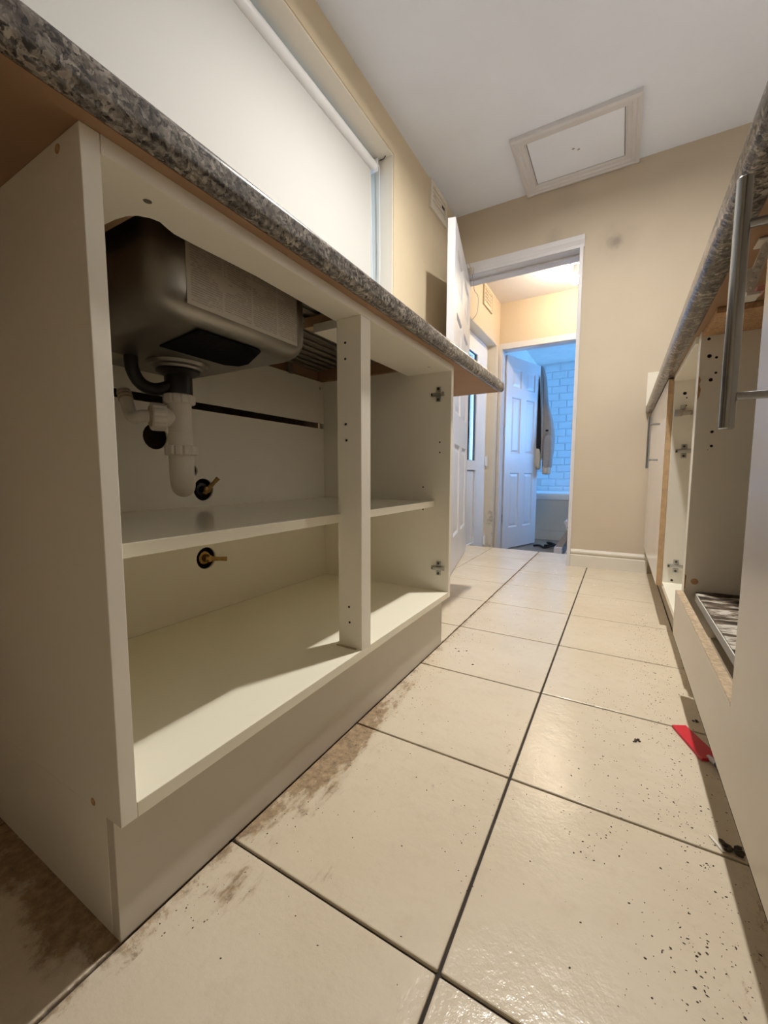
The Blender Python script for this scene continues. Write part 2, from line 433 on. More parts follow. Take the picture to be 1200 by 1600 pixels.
# ------------------------------------------------------------------ setting: kitchen walls and ceiling
WZ0, WZ1, WY0, WY1 = 1.02, 2.048, -.62, 1.826      # window opening in the left wall
o = board('wall_left', rect(FRONT, BACK+.15, -.3, CEIL+.05), [rect(WY0, WY1, WZ0, WZ1)], 'x', -1.25, ROOM_L, 'cream_paint'); tag(o, kind='structure')
o = board('wall_right', rect(FRONT, BACK+.15, -.3, CEIL+.05), [], 'x', ROOM_R, ROOM_R+.15, 'plaster_white'); tag(o, kind='structure')
o = board('wall_front', rect(-1.25, ROOM_R+.15, -.3, CEIL+.05), [], 'y', FRONT-.15, FRONT, 'cream_paint'); tag(o, kind='structure')
DX0, DX1, DZ = -.965, -.238, 1.825                  # kitchen doorway in the back wall
o = board('wall_back', [(-1.25, -.0), (DX0, -.0), (DX0, DZ), (DX1, DZ), (DX1, -.0), (ROOM_R+.15, -.0), (ROOM_R+.15, 2.36), (-1.25, 2.36)], [], 'y', BACK, BACK+.15, 'cream_wall_marked'); tag(o, kind='structure')
o = box('ceiling', -1.25, ROOM_R+.15, FRONT-.15, BACK, CEIL, CEIL+.12, 'ceiling_paint', bev=0); tag(o, kind='structure')
o = box('gap_light_blocker', ROOM_L, -.457, -1.2, -.40, 0, .869, 'melamine', bev=0); tag(o, kind='structure')  # unseen block added to darken the gap left of the sink cabinet
o = box('gap_shade_sheet', ROOM_L, ROOM_L+.002, .20, 1.235, 0, .868, 'gap_shade_brown', bev=0); tag(o, kind='structure')  # dark sheet added over the cream wall, shade painted behind the back-panel openings
# reveal lining of the window (paler plaster than the wall)
o = thing('trim_1', None, None, (ROOM_L-.12, WY1, WZ0), kind='structure')
box('reveal_soffit', -1.245, ROOM_L-.004, WY0, WY1, WZ1-.006, WZ1-.0005, 'reveal_paint', o)
box('reveal_side', -1.245, ROOM_L-.004, WY1-.006, WY1-.0005, WZ0, WZ1-.0065, 'reveal_paint', o)
# skirting board of the back wall: torus profile
def skirting(name, x0, x1):
    bm = bmesh.new()
    pr = [(BACK, 0), (BACK-.015, 0), (BACK-.015, .068), (BACK-.011, .072), (BACK-.013, .078), (BACK-.018, .084), (BACK-.018, .092), (BACK-.012, .099), (BACK-.004, .103), (BACK, .103)]
    loft(bm, [[(x0, y, z) for y, z in pr], [(x1, y, z) for y, z in pr]])
    return tag(finish(name, bm, 'white_gloss', smooth=30), kind='structure')
skirting('baseboard_back', DX1+.001, .150)
bpy.data.objects['baseboard_back'].data.materials[0] = M['edge_band']

# door lining of the kitchen doorway
t = thing('trim_2', None, None, ((DX0+DX1)/2, BACK+.07, 0), kind='structure')
box('jamb', DX1-.020, DX1, BACK-.013, BACK+.152, 0, DZ, 'white_gloss', t, bev=.002)
box('jamb', DX0, DX0+.012, BACK-.004, BACK+.152, 0, DZ, 'white_gloss', t, bev=.002)
box('head_lining', DX0+.0125, DX1-.0205, BACK-.002, BACK+.152, DZ-.020, DZ, 'white_gloss', t, bev=.002)
box('door_stop', DX0+.0125, DX1-.0205, BACK+.055, BACK+.075, DZ-.032, DZ-.0205, 'white_gloss', t, bev=.002)
bm = bmesh.new()
pr = [(BACK, DZ-.018), (BACK-.012, DZ-.018), (BACK-.014, DZ-.006), (BACK-.010, DZ), (BACK-.013, DZ+.012), (BACK-.018, DZ+.020), (BACK-.018, DZ+.045), (BACK-.012, DZ+.050), (BACK, DZ+.050)]
loft(bm, [[(DX0-.01, y, z) for y, z in pr], [(DX1+.004, y, z) for y, z in pr]])
finish('architrave', bm, 'white_gloss', t, smooth=30)
box('strike_plate', DX1-.0235, DX1-.0205, BACK-.006, BACK+.02, .80, .86, 'dull_steel', t)

# ------------------------------------------------------------------ setting: lobby and bathroom
LFAR = 4.20; LC = 2.212
RY0, RY1, RZ = 3.02, 4.113, 1.797                   # recess of the outside door
o = board('wall_lobby_left', rect(BACK+.15, LFAR, -.3, LC+.05), [rect(RY0, RY1, FL2-.01, RZ)], 'x', -1.25, -1.10, 'lobby_cream'); tag(o, kind='structure')
box('reveal_side', -1.25, -1.102, RY1-.006, RY1-.0005, FL2, RZ-.001, 'damp_reveal', o)
box('reveal_soffit', -1.25, -1.102, RY0+.001, RY1-.007, RZ-.006, RZ-.0005, 'reveal_paint', o)
o = box('wall_lobby_right', .10, .20, BACK+.15, LFAR, -.3, LC+.05, 'lobby_cream', bev=0); tag(o, kind='structure')
o = box('ceiling_lobby', -1.25, .20, BACK+.15, LFAR, LC, LC+.12, 'lobby_ceiling_paint', bev=0); tag(o, kind='structure')
FX0, FX1, FZ = -1.073, -.365, 1.772                 # bathroom door opening
o = board('wall_lobby_far', [(-1.25, -.3), (FX0, -.3), (FX0, FZ), (FX1, FZ), (FX1, -.3), (1.15, -.3), (1.15, 2.36), (-1.25, 2.36)], [], 'y', LFAR, LFAR+.10, 'lobby_cream'); tag(o, kind='structure')
t = thing('trim_3', None, None, ((FX0+FX1)/2, LFAR, FL2), kind='structure')
box('architrave', -1.099, FX0+.004, LFAR-.016, LFAR, FL2, FZ+.05, 'white_gloss', t, bev=.003)
box('architrave', FX0+.0045, FX1+.05, LFAR-.016, LFAR, FZ-.006, FZ+.05, 'white_gloss', t, bev=.003)
box('architrave', FX1-.004, FX1+.05, LFAR-.016, LFAR, FL2, FZ-.0065, 'white_gloss', t, bev=.003)
box('jamb', FX0, FX0+.010, LFAR+.0005, LFAR+.10, FL2, FZ-.011, 'white_gloss', t)
box('head_lining', FX0, FX1, LFAR+.0005, LFAR+.10, FZ-.010, FZ, 'white_gloss', t)
BF, BL, BC = 6.30, -1.10, 2.10
o = box('wall_bathroom_left', BL-.12, BL, LFAR+.10, BF, -.3, 2.3, 'plaster_white', bev=0); tag(o, kind='structure')
o = board('wall_bathroom_right', rect(LFAR+.10, BF, -.3, 2.3), [rect(5.2, 6.1, .75, 1.75)], 'x', .95, 1.08, 'plaster_white'); tag(o, kind='structure')
o = box('wall_bathroom_far', BL-.12, 1.08, BF, BF+.12, -.3, 2.3, 'tile_grout', bev=0); tag(o, kind='structure')
wf = o
o = box('ceiling_bathroom', BL-.12, 1.08, LFAR+.10, BF+.12, BC, BC+.12, 'plaster_white', bev=0); tag(o, kind='structure')
# metro tiles, one by one, in running bond on the bathroom's far wall
bm = bmesh.new(); B(bm, -.099, .099, -.010, 0, -.049, .049)
top = [v for v in bm.verts if v.co.y < -.005]
for v in top: v.co.x *= .90; v.co.z *= .80
me = bpy.data.meshes.new('tile_half'); bmesh.ops.recalc_face_normals(bm, faces=bm.faces[:]); bm.to_mesh(me); bm.free(); me.materials.append(M['metro_tile'])
for k in range(19):
    for i in range(8):
        x = -1.0 + i*.2 + (.1 if k % 2 else 0); z = .33 + k*.1
        if z > 2.05 or x > .35: continue
        o = bpy.data.objects.new('tile', me); col.objects.link(o); o.parent = wf; o.location = Vector((x, BF-.0005, z)) - WL[wf.name]

# windows
t = thing('window_1', None, None, (-1.2, (WY0+WY1)/2, WZ0), kind='structure')
xf0, xf1 = -1.215, -1.155
bm = bmesh.new(); prism(bm, rect(WY0+.002, WY1-.008, WZ0+.002, WZ1-.008), [rect(WY0+.06, .55, WZ0+.06, WZ1-.068), rect(.63, WY1-.068, WZ0+.06, WZ1-.068)], 'x', xf0, xf1)
finish('window_frame', bm, 'upvc', t)
box('pane', -1.192, -1.186, WY0+.055, .555, WZ0+.055, WZ1-.063, 'pane_glass', t, bev=0)
box('pane', -1.192, -1.186, .625, WY1-.063, WZ0+.055, WZ1-.063, 'pane_glass', t, bev=0)
t = thing('window_2', None, None, (1.0, 5.65, .75), kind='structure')
bm = bmesh.new(); prism(bm, rect(5.202, 6.098, .752, 1.748), [rect(5.26, 6.04, .81, 1.69)], 'x', .985, 1.015)
finish('window_frame', bm, 'upvc', t)
box('pane', .998, 1.002, 5.255, 6.045, .805, 1.695, 'pane_glass', t, bev=0)

# ------------------------------------------------------------------ doors
def panel_door(root, W, H, T, mtx, m, z_rows, margin=.105, mid=.105, labels=None):
    """six-panel door; local x along width from the hinge, y thickness, z up; front face y = 0, looks to -y"""
    pw = (W - 2*margin - mid)/2
    holes = [(margin + c*(pw+mid), margin + c*(pw+mid) + pw, a, b) for a, b in z_rows for c in (0, 1)]
    bm = bmesh.new()
    prism(bm, rect(0, W, 0, H), [rect(*h) for h in holes], 'y', 0, .010)
    prism(bm, rect(0, W, 0, H), [rect(*h) for h in holes], 'y', T-.010, T)
    B(bm, 0, W, .0101, T-.0101, 0, H)
    xform(bm, mtx); lf = finish('leaf', bm, m, root)
    for h in holes:
        for y0, s in ((0.010, -1), (T-.010, 1)):
            bm = bmesh.new(); rings = []
            for ins, d in ((.0005, .0004*s), (.0005, .0085*s), (.006, .0060*s), (.011, .0012*s), (.016, .0012*s), (.036, .0058*s), (.040, .0065*s)):
                rings.append([(h[0]+ins, y0+d, h[2]+ins), (h[1]-ins, y0+d, h[2]+ins), (h[1]-ins, y0+d, h[3]-ins), (h[0]+ins, y0+d, h[3]-ins)])
            loft(bm, rings[:]); xform(bm, mtx); finish('panel', bm, m, lf)
    return lf
# door_1: kitchen door, swung back against the left-hand wall
DW, DH, DT = .765, 1.793, .038
free = Vector((-.760, 2.020, 0)); dirv = Vector((-.219, .976, 0)).normalized()
nrm = Vector((dirv.y, -dirv.x, 0))                   # towards the room
hinge = free + dirv*DW
# local x from hinge to free edge, local -y = room side
ex = -dirv; ey = -nrm
mtx = Matrix(((ex.x, ey.x, 0, hinge.x), (ex.y, ey.y, 0, hinge.y), (0, 0, 1, .006), (0, 0, 0, 1)))
d1 = thing('door_1', None, None, (hinge.x, hinge.y, 0), kind='structure')
rows = [(.19, .70), (.87, 1.38), (1.50, 1.69)]
panel_door(d1, DW, DH, DT, mtx, 'white_door', rows)
# door_2: bathroom door standing open into the bathroom
hz = Vector((-1.046, 4.310, 0)); fr2 = Vector((-.826, 4.93, 0)); dv = (fr2-hz).normalized(); n2 = Vector((dv.y, -dv.x, 0))
W2 = (fr2-hz).length
ey = -n2
mtx2 = Matrix(((dv.x, ey.x, 0, hz.x), (dv.y, ey.y, 0, hz.y), (0, 0, 1, FL2+.012), (0, 0, 0, 1)))
d2 = thing('door_2', None, None, (hz.x, hz.y, FL2), kind='structure')
panel_door(d2, W2, 1.985, .038, mtx2, 'white_door', [(.22, .80), (1.0, 1.58), (1.68, 1.87)])
for z in (.05, .95, 1.55):
    bm = bmesh.new(); lathe(bm, (hz.x-.008, hz.y-.006, z), (0, 0, 1), [(0, .006), (.075, .006)], 12); finish('hinge', bm, 'dull_steel', d2, smooth=True)
# door_3: white plastic outside door with a glazed upper half, in the lobby's left wall
d3 = thing('door_3', None, None, (-1.2, (RY0+RY1)/2, FL2), kind='structure')
ya, yb = RY0+.002, RY1-.008
bm = bmesh.new(); prism(bm, [(ya, FL2), (ya+.055, FL2), (ya+.055, RZ-.062), (yb-.055, RZ-.062), (yb-.055, FL2), (yb, FL2), (yb, RZ-.008), (ya, RZ-.008)], [], 'x', -1.248, -1.190)
finish('door_frame', bm, 'upvc', d3)
la, lb = ya+.057, yb-.057; lt = RZ-.064
gl = (la+.30, 3.762, .67, lt-.105); lp = (la+.30, 3.762, FL2+.15, .585)
bm = bmesh.new(); prism(bm, rect(la, lb, FL2+.012, lt), [rect(*gl), rect(*lp)], 'x', -1.240, -1.180)
lf = finish('leaf', bm, 'upvc', d3)
box('pane', -1.216, -1.208, gl[0]-.004, gl[1]+.004, gl[2]-.004, gl[3]+.004, 'pane_glass', lf, bev=0)
bm = bmesh.new(); prism(bm, rect(gl[0], gl[1], gl[2], gl[3]), [rect(gl[0]+.004, gl[1]-.020, gl[2]+.004, gl[3]-.004)], 'x', -1.206, -1.192)
finish('gasket', bm, 'gasket', lf)
box('panel', -1.220, -1.196, lp[0]+.002, lp[1]-.012, lp[2]+.002, lp[3]-.012, 'upvc', lf, bev=.003)
box('gasket', -1.210, -1.200, lp[1]-.0115, lp[1]-.0005, lp[2]+.002, lp[3]-.0005, 'gasket', lf, bev=0)
box('gasket', -1.210, -1.200, lp[0]+.002, lp[1]-.012, lp[3]-.0115, lp[3]-.0005, 'ladder_grey', lf, bev=0)
for z0, z1 in ((.63, .72), (-.16, -.07)):
    bm = bmesh.new(); B(bm, -1.179, -1.165, lb-.012, lb+.035, z0, z1, .004); lathe(bm, (-1.163, lb+.010, z0-.005), (0, 0, 1), [(0, .009), (z1-z0+.01, .009)], 14)
    finish('hinge', bm, 'upvc', lf, smooth=35)
bm = bmesh.new(); B(bm, -1.179, -1.172, la+.03, la+.06, .62, .86, .003); B(bm, -1.172, -1.140, la+.037, la+.052, .77, .785, .003); B(bm, -1.150, -1.136, la+.037, la+.16, .77, .788, .004)
finish('handle', bm, 'upvc', lf, smooth=35)

# ------------------------------------------------------------------ sink base unit (left)
XC, CY0, CY1, ZB, ZT, XB = -.457, .2174, 1.2206, .150, .870, -.945
TH = .018
cab = thing('sink_cabinet', 'open white sink base cabinet without doors, with shelf and centre post', 'cabinet', ((XC+XB)/2, (CY0+CY1)/2, ZB))
sl = box('side_panel', -.965, XC, CY0, CY0+TH, ZB, ZT, 'melamine', cab)
sr = box('side_panel', -.965, XC, CY1-TH, CY1, ZB, ZT, 'melamine', cab)
IY0, IY1 = CY0+TH+.0004, CY1-TH-.0004
basep = box('base_panel', XB, XC, IY0, IY1, ZB, ZB+TH, 'melamine_gloss', cab)
holes = [circ(.695, .4986, .029), circ(.695, .3167, .029), circ(.573, .626, .030), circ(.663, .548, .016)]
backp = board('back_panel', rect(IY0, IY1, ZB+TH, .703), holes, 'x', XB-.006, XB, 'melamine', cab)
board('back_panel', rect(IY0, IY1, .722, .868), [circ(1.1825, .8469, .006, 10)], 'x', XB-.006, XB, 'melamine', cab, label='narrow white back rail above the dark gap')
# flat top rail with the curved cut-out for the bowl
cut = [(IY0, XC), (IY1, XC), (IY1, -.603), (.90, -.606), (.7378, -.606), (.7378, -.5235), (.654, -.5205), (.584, -.519), (.487, -.5165), (.381, -.522), (.355, -.5225), (.344, -.519), (.330, -.5135), (.3195, -.5163), (.309, -.525), (.3026, -.5385), (.2994, -.557), (.2984, -.577), (.2984, -.62), (IY0, -.62)]
rail = board('top_rail', [(x, y) for y, x in cut], [], 'z', ZT-TH, ZT, 'melamine', cab)
post = box('centre_post', -.516, XC, .7015, .7375, ZB+TH, ZT-TH-.0003, 'melamine', cab)
shelf = box('shelf', XB+.004, -.508, IY0, IY1, .438, .456, 'melamine_gloss', cab)
def hinge_plate(parent, x, y, z, s=1.0, mount=-1):
    """cross-shaped hinge mounting plate on a face at y, standing proud towards -y"""
    bm = bmesh.new()
    B(bm, x-.024*s, x+.020*s, y-.006, y, z-.0065*s, z+.0065*s, .0015)
    B(bm, x-.0075*s, x+.0075*s, y-.004, y, z-.023*s, z-.0070*s, .0015)
    B(bm, x-.0075*s, x+.0075*s, y-.004, y, z+.0070*s, z+.023*s, .0015)
    B(bm, x-.018*s, x+.012*s, y-.009, y-.0062, z-.004*s, z+.004*s, .001)
    hp = finish('hinge_plate', bm, 'dull_steel', parent, label='steel cross-shaped hinge plate')
    for dx, dz in ((0, -.016), (0, .016), (-.019, 0)):
        bm = bmesh.new(); lathe(bm, (x+dx*s, y-.0042 if dz else y-.0062, z+dz*s), (0, -1, 0), [(0, .0042*s), (.0012, .0040*s), (.0012, .0018*s), (.0004, .0015*s)], 12)
        finish('screw', bm, 'dark_steel', hp, smooth=30)
hinge_plate(sr, -.498, CY1-TH, .7856); hinge_plate(sr, -.490, CY1-TH, .2417)
def drill(parent, p, axis, rad=.0026, m='black_hole', name='drill_hole'):
    bm = bmesh.new(); lathe(bm, p, axis, [(0, rad), (.0004, rad*.96)], 12); finish(name, bm, m, parent)
for x, z in ((-.4925, .6395), (-.492, .608), (-.5475, .4995), (-.547, .4275), (-.80, .62), (-.80, .58)): drill(sr, (x, CY1-TH, z), (0, -1, 0))
for x, z in ((-.495, .8036), (-.495, .772), (-.4945, .6416), (-.493, .609), (-.489, .2574), (-.4876, .2239)): drill(post, (x, .7015, z), (0, -1, 0))
for x, z in ((-.5004, .8603), (-.5161, .1573)): drill(sl, (x, CY0, z), (0, -1, 0), .0048, 'chipboard', 'fixing_screw')
for z in (.79, .78, .66, .64, .23, .215): drill(sl, (-.475, CY0+TH, z), (0, 1, 0), .003)
drill(rail, (-.488, .2995, ZT-TH), (0, 0, -1), .0048, 'dull_steel', 'fixing_screw')
drill(rail, (-.50, 1.13, ZT-TH), (0, 0, -1), .004, 'dull_steel', 'fixing_screw')
bm = bmesh.new(); B(bm, -.520, -.470, .697, .7012, ZB+TH, ZB+TH+.002); finish('water_stain_edge', bm, 'chipboard_pale', post)

pl_ = thing('plinth_board', 'beige kickboard under the open white sink cabinet', 'plinth', (-.482, .70, 0))
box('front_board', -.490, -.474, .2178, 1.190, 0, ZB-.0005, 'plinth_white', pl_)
box('return_board', -.960, -.4905, .2178, .2338, 0, ZB-.0005, 'melamine', pl_)
box('sealing_strip', -.4895, -.4735, 1.1905, 1.1935, 0, ZB-.001, 'edge_band', pl_)

# ------------------------------------------------------------------ worktops
def worktop(name, label, nose, back, y0, y1, hole=None, wrap=.021):
    s = 1 if nose > back else -1
    t = thing(name, label, 'worktop', ((nose+back)/2, (y0+y1)/2, ZT), group='granite-effect worktops')
    fx = nose - s*wrap
    xs = sorted((fx - s*.0003, back))
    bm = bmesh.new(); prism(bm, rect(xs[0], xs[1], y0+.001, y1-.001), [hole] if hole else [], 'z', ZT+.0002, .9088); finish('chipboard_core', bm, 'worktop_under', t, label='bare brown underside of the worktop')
    pr = [(fx, ZT+.0007), (fx+s*.004, ZT-.0004), (fx+s*.009, ZT-.0006)]
    for k in range(0, 7):
        a = math.radians(-90 + 15*k); pr.append((nose - s*.012 + s*.012*math.cos(a), ZT+.0115+.012*math.sin(a)))
    for k in range(0, 7):
        a = math.radians(0 + 15*k); pr.append((nose - s*.012 + s*.012*math.cos(a), .898+.012*math.sin(a)))
    pr.append((fx, .910))
    bm = bmesh.new(); loft(bm, [[(x, y0, z) for x, z in pr], [(x, y1, z) for x, z in pr]]); finish('rolled_edge', bm, 'granite_laminate', t, smooth=35, label='rolled front edge in speckled grey granite-effect laminate')
    bm = bmesh.new(); prism(bm, rect(xs[0], xs[1], y0, y1), [hole] if hole else [], 'z', .9090, .9100); finish('top_laminate', bm, 'granite_laminate', t)
    return t
HX0, HX1, HY0, HY1 = -.958, -.528, .325, 1.190
wl = worktop('worktop', 'granite-effect worktop with rolled edge over the sink cabinet', -.420, ROOM_L, -1.2, 1.690, rect(HX0, HX1, HY0, HY1))
wr = worktop('worktop', 'granite-effect worktop on the right, above the steel bar handles', .100, ROOM_R, -.30, BACK-.001, wrap=.037)

# ------------------------------------------------------------------ sink, waste and valves
sink = thing('sink', 'stainless steel inset sink seen from below inside the cabinet', 'sink', (-.75, .5, .76))
cx, cy, hx, hy, zb = -.75, .5055, .200, .1600, .762
rings = []
for z, ins in ((.9105, 0), (.87, 0), (.802, 0)): rings.append([(x, y, z) for x, y in rrect(cx, cy, hx-ins, hy-ins, .044, 8)])
R_ = .040
for k in range(1, 9):
    a = math.radians(90*k/8); ins = R_*(1-math.cos(a)); rings.append([(x, y, .802 - R_*math.sin(a)) for x, y in rrect(cx, cy, hx-ins, hy-ins, max(.044-ins*.4, .026), 8)])
rings.append([(x, y, zb-.0015) for x, y in rrect(-.77, .52, .06, .06, .055, 8)])
bm = bmesh.new(); bm.faces.new(loft(bm, rings, cap=False)[-1])
bowl = finish('bowl', bm, 'sink_steel', sink, smooth=50)
bm = bmesh.new(); prism(bm, rect(-.988, -.478, .285, 1.205), [rrect(cx, cy, hx-.002, hy-.002, .042, 8)], 'z', .9106, .9125); finish('rim', bm, 'sink_steel', sink)
bm = bmesh.new(); B(bm, -.950, -.535, .690, 1.165, .899, .9095, .003)
for k in range(11): B(bm, -.93+k*.034, -.912+k*.034, .70, 1.15, .8935, .8995, .003)
finish('drainer', bm, 'sink_steel', sink, smooth=40)
box('product_label', -.5500, -.5494,   .389, .620, .783, .905, 'printed_label', sink, bev=0, label='paper label of small print stuck on the bowl')
bm = bmesh.new(); prism(bm, [(-.703, .441), (-.578, .424), (-.576, .552), (-.66, .598), (-.690, .60), (-.707, .578)], [], 'z', zb-.0032, zb-.0003); finish('sound_pad', bm, 'black_pad', sink, label='torn black sound-deadening pad')
box('maker_sticker', -.86, -.82, .41, .45, zb-.0012, zb-.0006, 'printed_label', sink, bev=0)
for y in (.80, 1.02):
    bm = bmesh.new(); B(bm, -.957, -.942, y, y+.02, .868, .905, .001); B(bm, -.975, -.942, y, y+.02, .865, .8678, .001); finish('clip', bm, 'dull_steel', sink)
bm = bmesh.new(); prism(bm, [(-.655, .800), (-.575, .785), (-.655, .885)], [], 'z', .8800, .8820)
finish('foil_corner', bm, 'white_plastic', sink)
box('fixing_batten', -.645, -.555, .752, .772, .872, .895, 'raw_edge', sink)

Wx, Wy = -.790, .532
trap = thing('sink_waste', 'white plastic sink waste trap hanging from the black outlet', 'pipe', (Wx, Wy, .50))
bm = bmesh.new(); lathe(bm, (Wx, Wy, zb-.0022), (0, 0, -1), [(0, .058), (.006, .055), (.008, .046), (.012, .044)], 32); finish('outlet_flange', bm, 'sink_steel', trap, smooth=40)
bm = bmesh.new(); lathe(bm, (Wx, Wy, zb-.0125), (0, 0, -1), [(0, .041), (.006, .041), (.014, .026), (.066, .026)], 30); finish('outlet_body', bm, 'black_plastic', trap, smooth=40, label='black plastic sink outlet')
bm = bmesh.new(); tube(bm, curve_pts([(Wx+.005, Wy-.01, .718), (-.805, .495, .706), (-.81, .468, .712), (-.812, .453, .738), (-.812, .452, .775), (-.812, .452, .80)]), .0122); finish('overflow_hose', bm, 'black_plastic', trap, smooth=True)
bm = bmesh.new(); nut(bm, (Wx, Wy, .681), (0, 0, 1), .0305, .018); finish('compression_nut', bm, 'white_plastic', trap, smooth=20)
bm = bmesh.new(); lathe(bm, (Wx, Wy, .682), (0, 0, -1), [(0, .0225), (.060, .0225), (.0605, .0235), (.090, .0235)], 30)
bd = Vector((-.37, -.93, 0)).normalized(); bc = Vector((Wx, Wy, .652))
lathe(bm, bc, bd, [(0, .019), (.026, .019)], 26); finish('tee_body', bm, 'white_plastic', trap, smooth=40)
bm = bmesh.new(); nut(bm, bc + bd*.027, bd, .0275, .026, 10); finish('compression_nut', bm, 'white_plastic', trap, smooth=20)
bm = bmesh.new(); e0 = bc + bd*.053
lathe(bm, e0, bd, [(0, .020), (.002, .021), (.004, .011)], 24); finish('rubber_washer', bm, 'grime_plastic', trap, smooth=30)
bm = bmesh.new(); tube(bm, curve_pts([e0 - bd*.01, e0 + bd*.012, Vector((-.838, .466, .650)), Vector((-.853, .467, .662)), Vector((-.866, .469, .684)), Vector((-.878, .470, .708))]), [.0125]*26 if False else .0118, 16); finish('hose_spigot', bm, 'white_plastic', trap, smooth=True)
bm = bmesh.new(); a = Vector((-.868, .469, .688)); ax = Vector((-.42, .03, .9)).normalized()
for k in range(3): lathe(bm, a + ax*(.007*k), ax, [(0, .0138), (.005, .0122)], 18)
finish('barbed_tip', bm, 'grime_plastic', trap, smooth=30)
bm = bmesh.new(); nut(bm, (Wx, Wy, .577), (0, 0, 1), .0315, .020); finish('compression_nut', bm, 'white_plastic', trap, smooth=20)
bm = bmesh.new(); tube(bm, curve_pts([(Wx, Wy, .580), (Wx, Wy, .560), (Wx, Wy, .545), (Wx-.005, Wy+.004, .529), (Wx-.017, Wy+.013, .517), (Wx-.036, Wy+.026, .5125)]), .0238, 24); finish('elbow', bm, 'white_plastic', trap, smooth=True)

def stop_valve(z, label, lever, m):
    t = thing('stop_valve', label, 'valve', (-.955, .695, z-.02), group='stop valves behind the sink cabinet')
    bm = bmesh.new(); lathe(bm, (-.996, .695, z), (1, 0, 0), [(0, .012), (.02, .012), (.021, .017), (.045, .017), (.047, .011), (.062, .010)], 22); finish('valve_body', bm, m, t, smooth=35)
    bm = bmesh.new(); a = Vector((-.934, .695, z)); d = Vector(lever)
    lathe(bm, a - Vector((.004, 0, 0)), (1, 0, 0), [(0, .0085), (.012, .0085), (.014, .005)], 16)
    tube(bm, [a + Vector((.004, 0, 0)) - d*.012, a + Vector((.004, 0, 0)), a + Vector((.010, 0, 0)) + d*.022, a + Vector((.014, 0, 0)) + d*.038], [.0055, .0065, .0050, .0062], 12)
    finish('lever', bm, 'brass', t, smooth=35)
stop_valve(.4986, 'dark stop valve with lever above the cabinet shelf', (.2, .55, .8), 'black_plastic')
stop_valve(.3167, 'brass stop valve with lever below the cabinet shelf', (.3, .95, -.12), 'brass')

# ------------------------------------------------------------------ right-hand units
def bar_handle(parent, x, y, z0, z1, rad, face, p0, p1):
    h = finish_tube('handle', [(x, y, z0), (x, y, z1)], rad, 'chrome', parent, 'brushed steel bar handle')
    for z in (p0, p1):
        bm = bmesh.new(); lathe(bm, (x, y, z), (1, 0, 0), [(rad*.6, rad*.62), (face-x, rad*.62)], 16); finish('post', bm, 'chrome', h, smooth=40)
def finish_tube(name, pts, rad, m, parent, label=None):
    bm = bmesh.new()
    a, b = Vector(pts[0]), Vector(pts[1]); L = (b-a).length
    lathe(bm, a, b-a, [(0, rad*.86), (.001, rad), (L-.001, rad), (L, rad*.86)], 28); return finish(name, bm, m, parent, smooth=40, label=label)
RB = .740
ua = thing('base_unit', 'stripped base unit on the right with flaking base and cut door', 'cabinet', (.44, .75, ZB), group='right-hand base units')
bg = box('side_panel', .1465, RB, 1.216, 1.2335, ZB, ZT-.0005, 'melamine', ua)
box('side_panel', .1485, RB, .26, .278, ZB, ZT-.0005, 'melamine', ua)
box('back_panel', RB-.006, RB, .279, 1.215, ZB, ZT-.001, 'melamine', ua)
bm = bmesh.new()
nx, ny = 14, 26; g = {}
rnd = random.Random(3)
for i in range(nx+1):
    for j in range(ny+1):
        x = .170 + (RB-.008-.170)*i/nx; y = .280 + (1.214-.280)*j/ny
        g[i, j] = bm.verts.new((x, y, .258 + (rnd.uniform(-.002, .004) if 0 < i < nx else 0)))
for i in range(nx):
    for j in range(ny): bm.faces.new([g[i, j], g[i+1, j], g[i+1, j+1], g[i, j+1]])
fl = finish('base_board_face', bm, 'flaking_board', ua, smooth=60, label='water-damaged board with flaking white surface')
box('base_board', .169, RB-.008, .280, 1.214, .238, .2555, 'melamine', ua)
dl = [(.285, ZB), (1.211, ZB), (1.211, .258), (.634, .258), (.630, .254), (.626, .258), (.626, ZT-.006), (.285, ZT-.006)]
da = board('door', dl, [], 'x', .1300, .1455, 'door_board', ua, label='pale door sawn into an L shape')
box('sawn_edge', .1306, .1449, .6345, 1.2105, .2582, .2592, 'chipboard_pale', da)
bar_handle(da, .090, .535, .585, .822, .0066, .1300, .617, .779)
box('top_rail', .150, RB-.01, 1.060, 1.2155, ZT-.012, ZT-.0006, 'chipboard', ua)
for x, z, rd in ((.1612, .8629-.012, .0045), (.1642, .8124, .006), (.1773, .8078, .004), (.1782, .7733, .0038), (.1697, .7584, .0055), (.1791, .6394, .0045), (.1799, .6069, .0042), (.1735, .598, .0012)): drill(bg, (x, 1.216, z), (0, -1, 0), rd*.72)
drill(bg, (.1665, 1.216, .2831), (0, -1, 0), .0075, 'chipboard', 'fixing_screw')
bm = bmesh.new(); prism(bm, [(.1468, .770), (.1515, .760), (.1490, .750), (.1525, .738), (.1505, .722), (.1468, .715)], [], 'y', 1.2148, 1.2158); finish('chipped_edge', bm, 'chipboard', bg)
bm = bmesh.new(); prism(bm, [(.1468, .300), (.1500, .295), (.1490, .265), (.1468, .262)], [], 'y', 1.2148, 1.2158); finish('chipped_edge', bm, 'chipboard', bg)

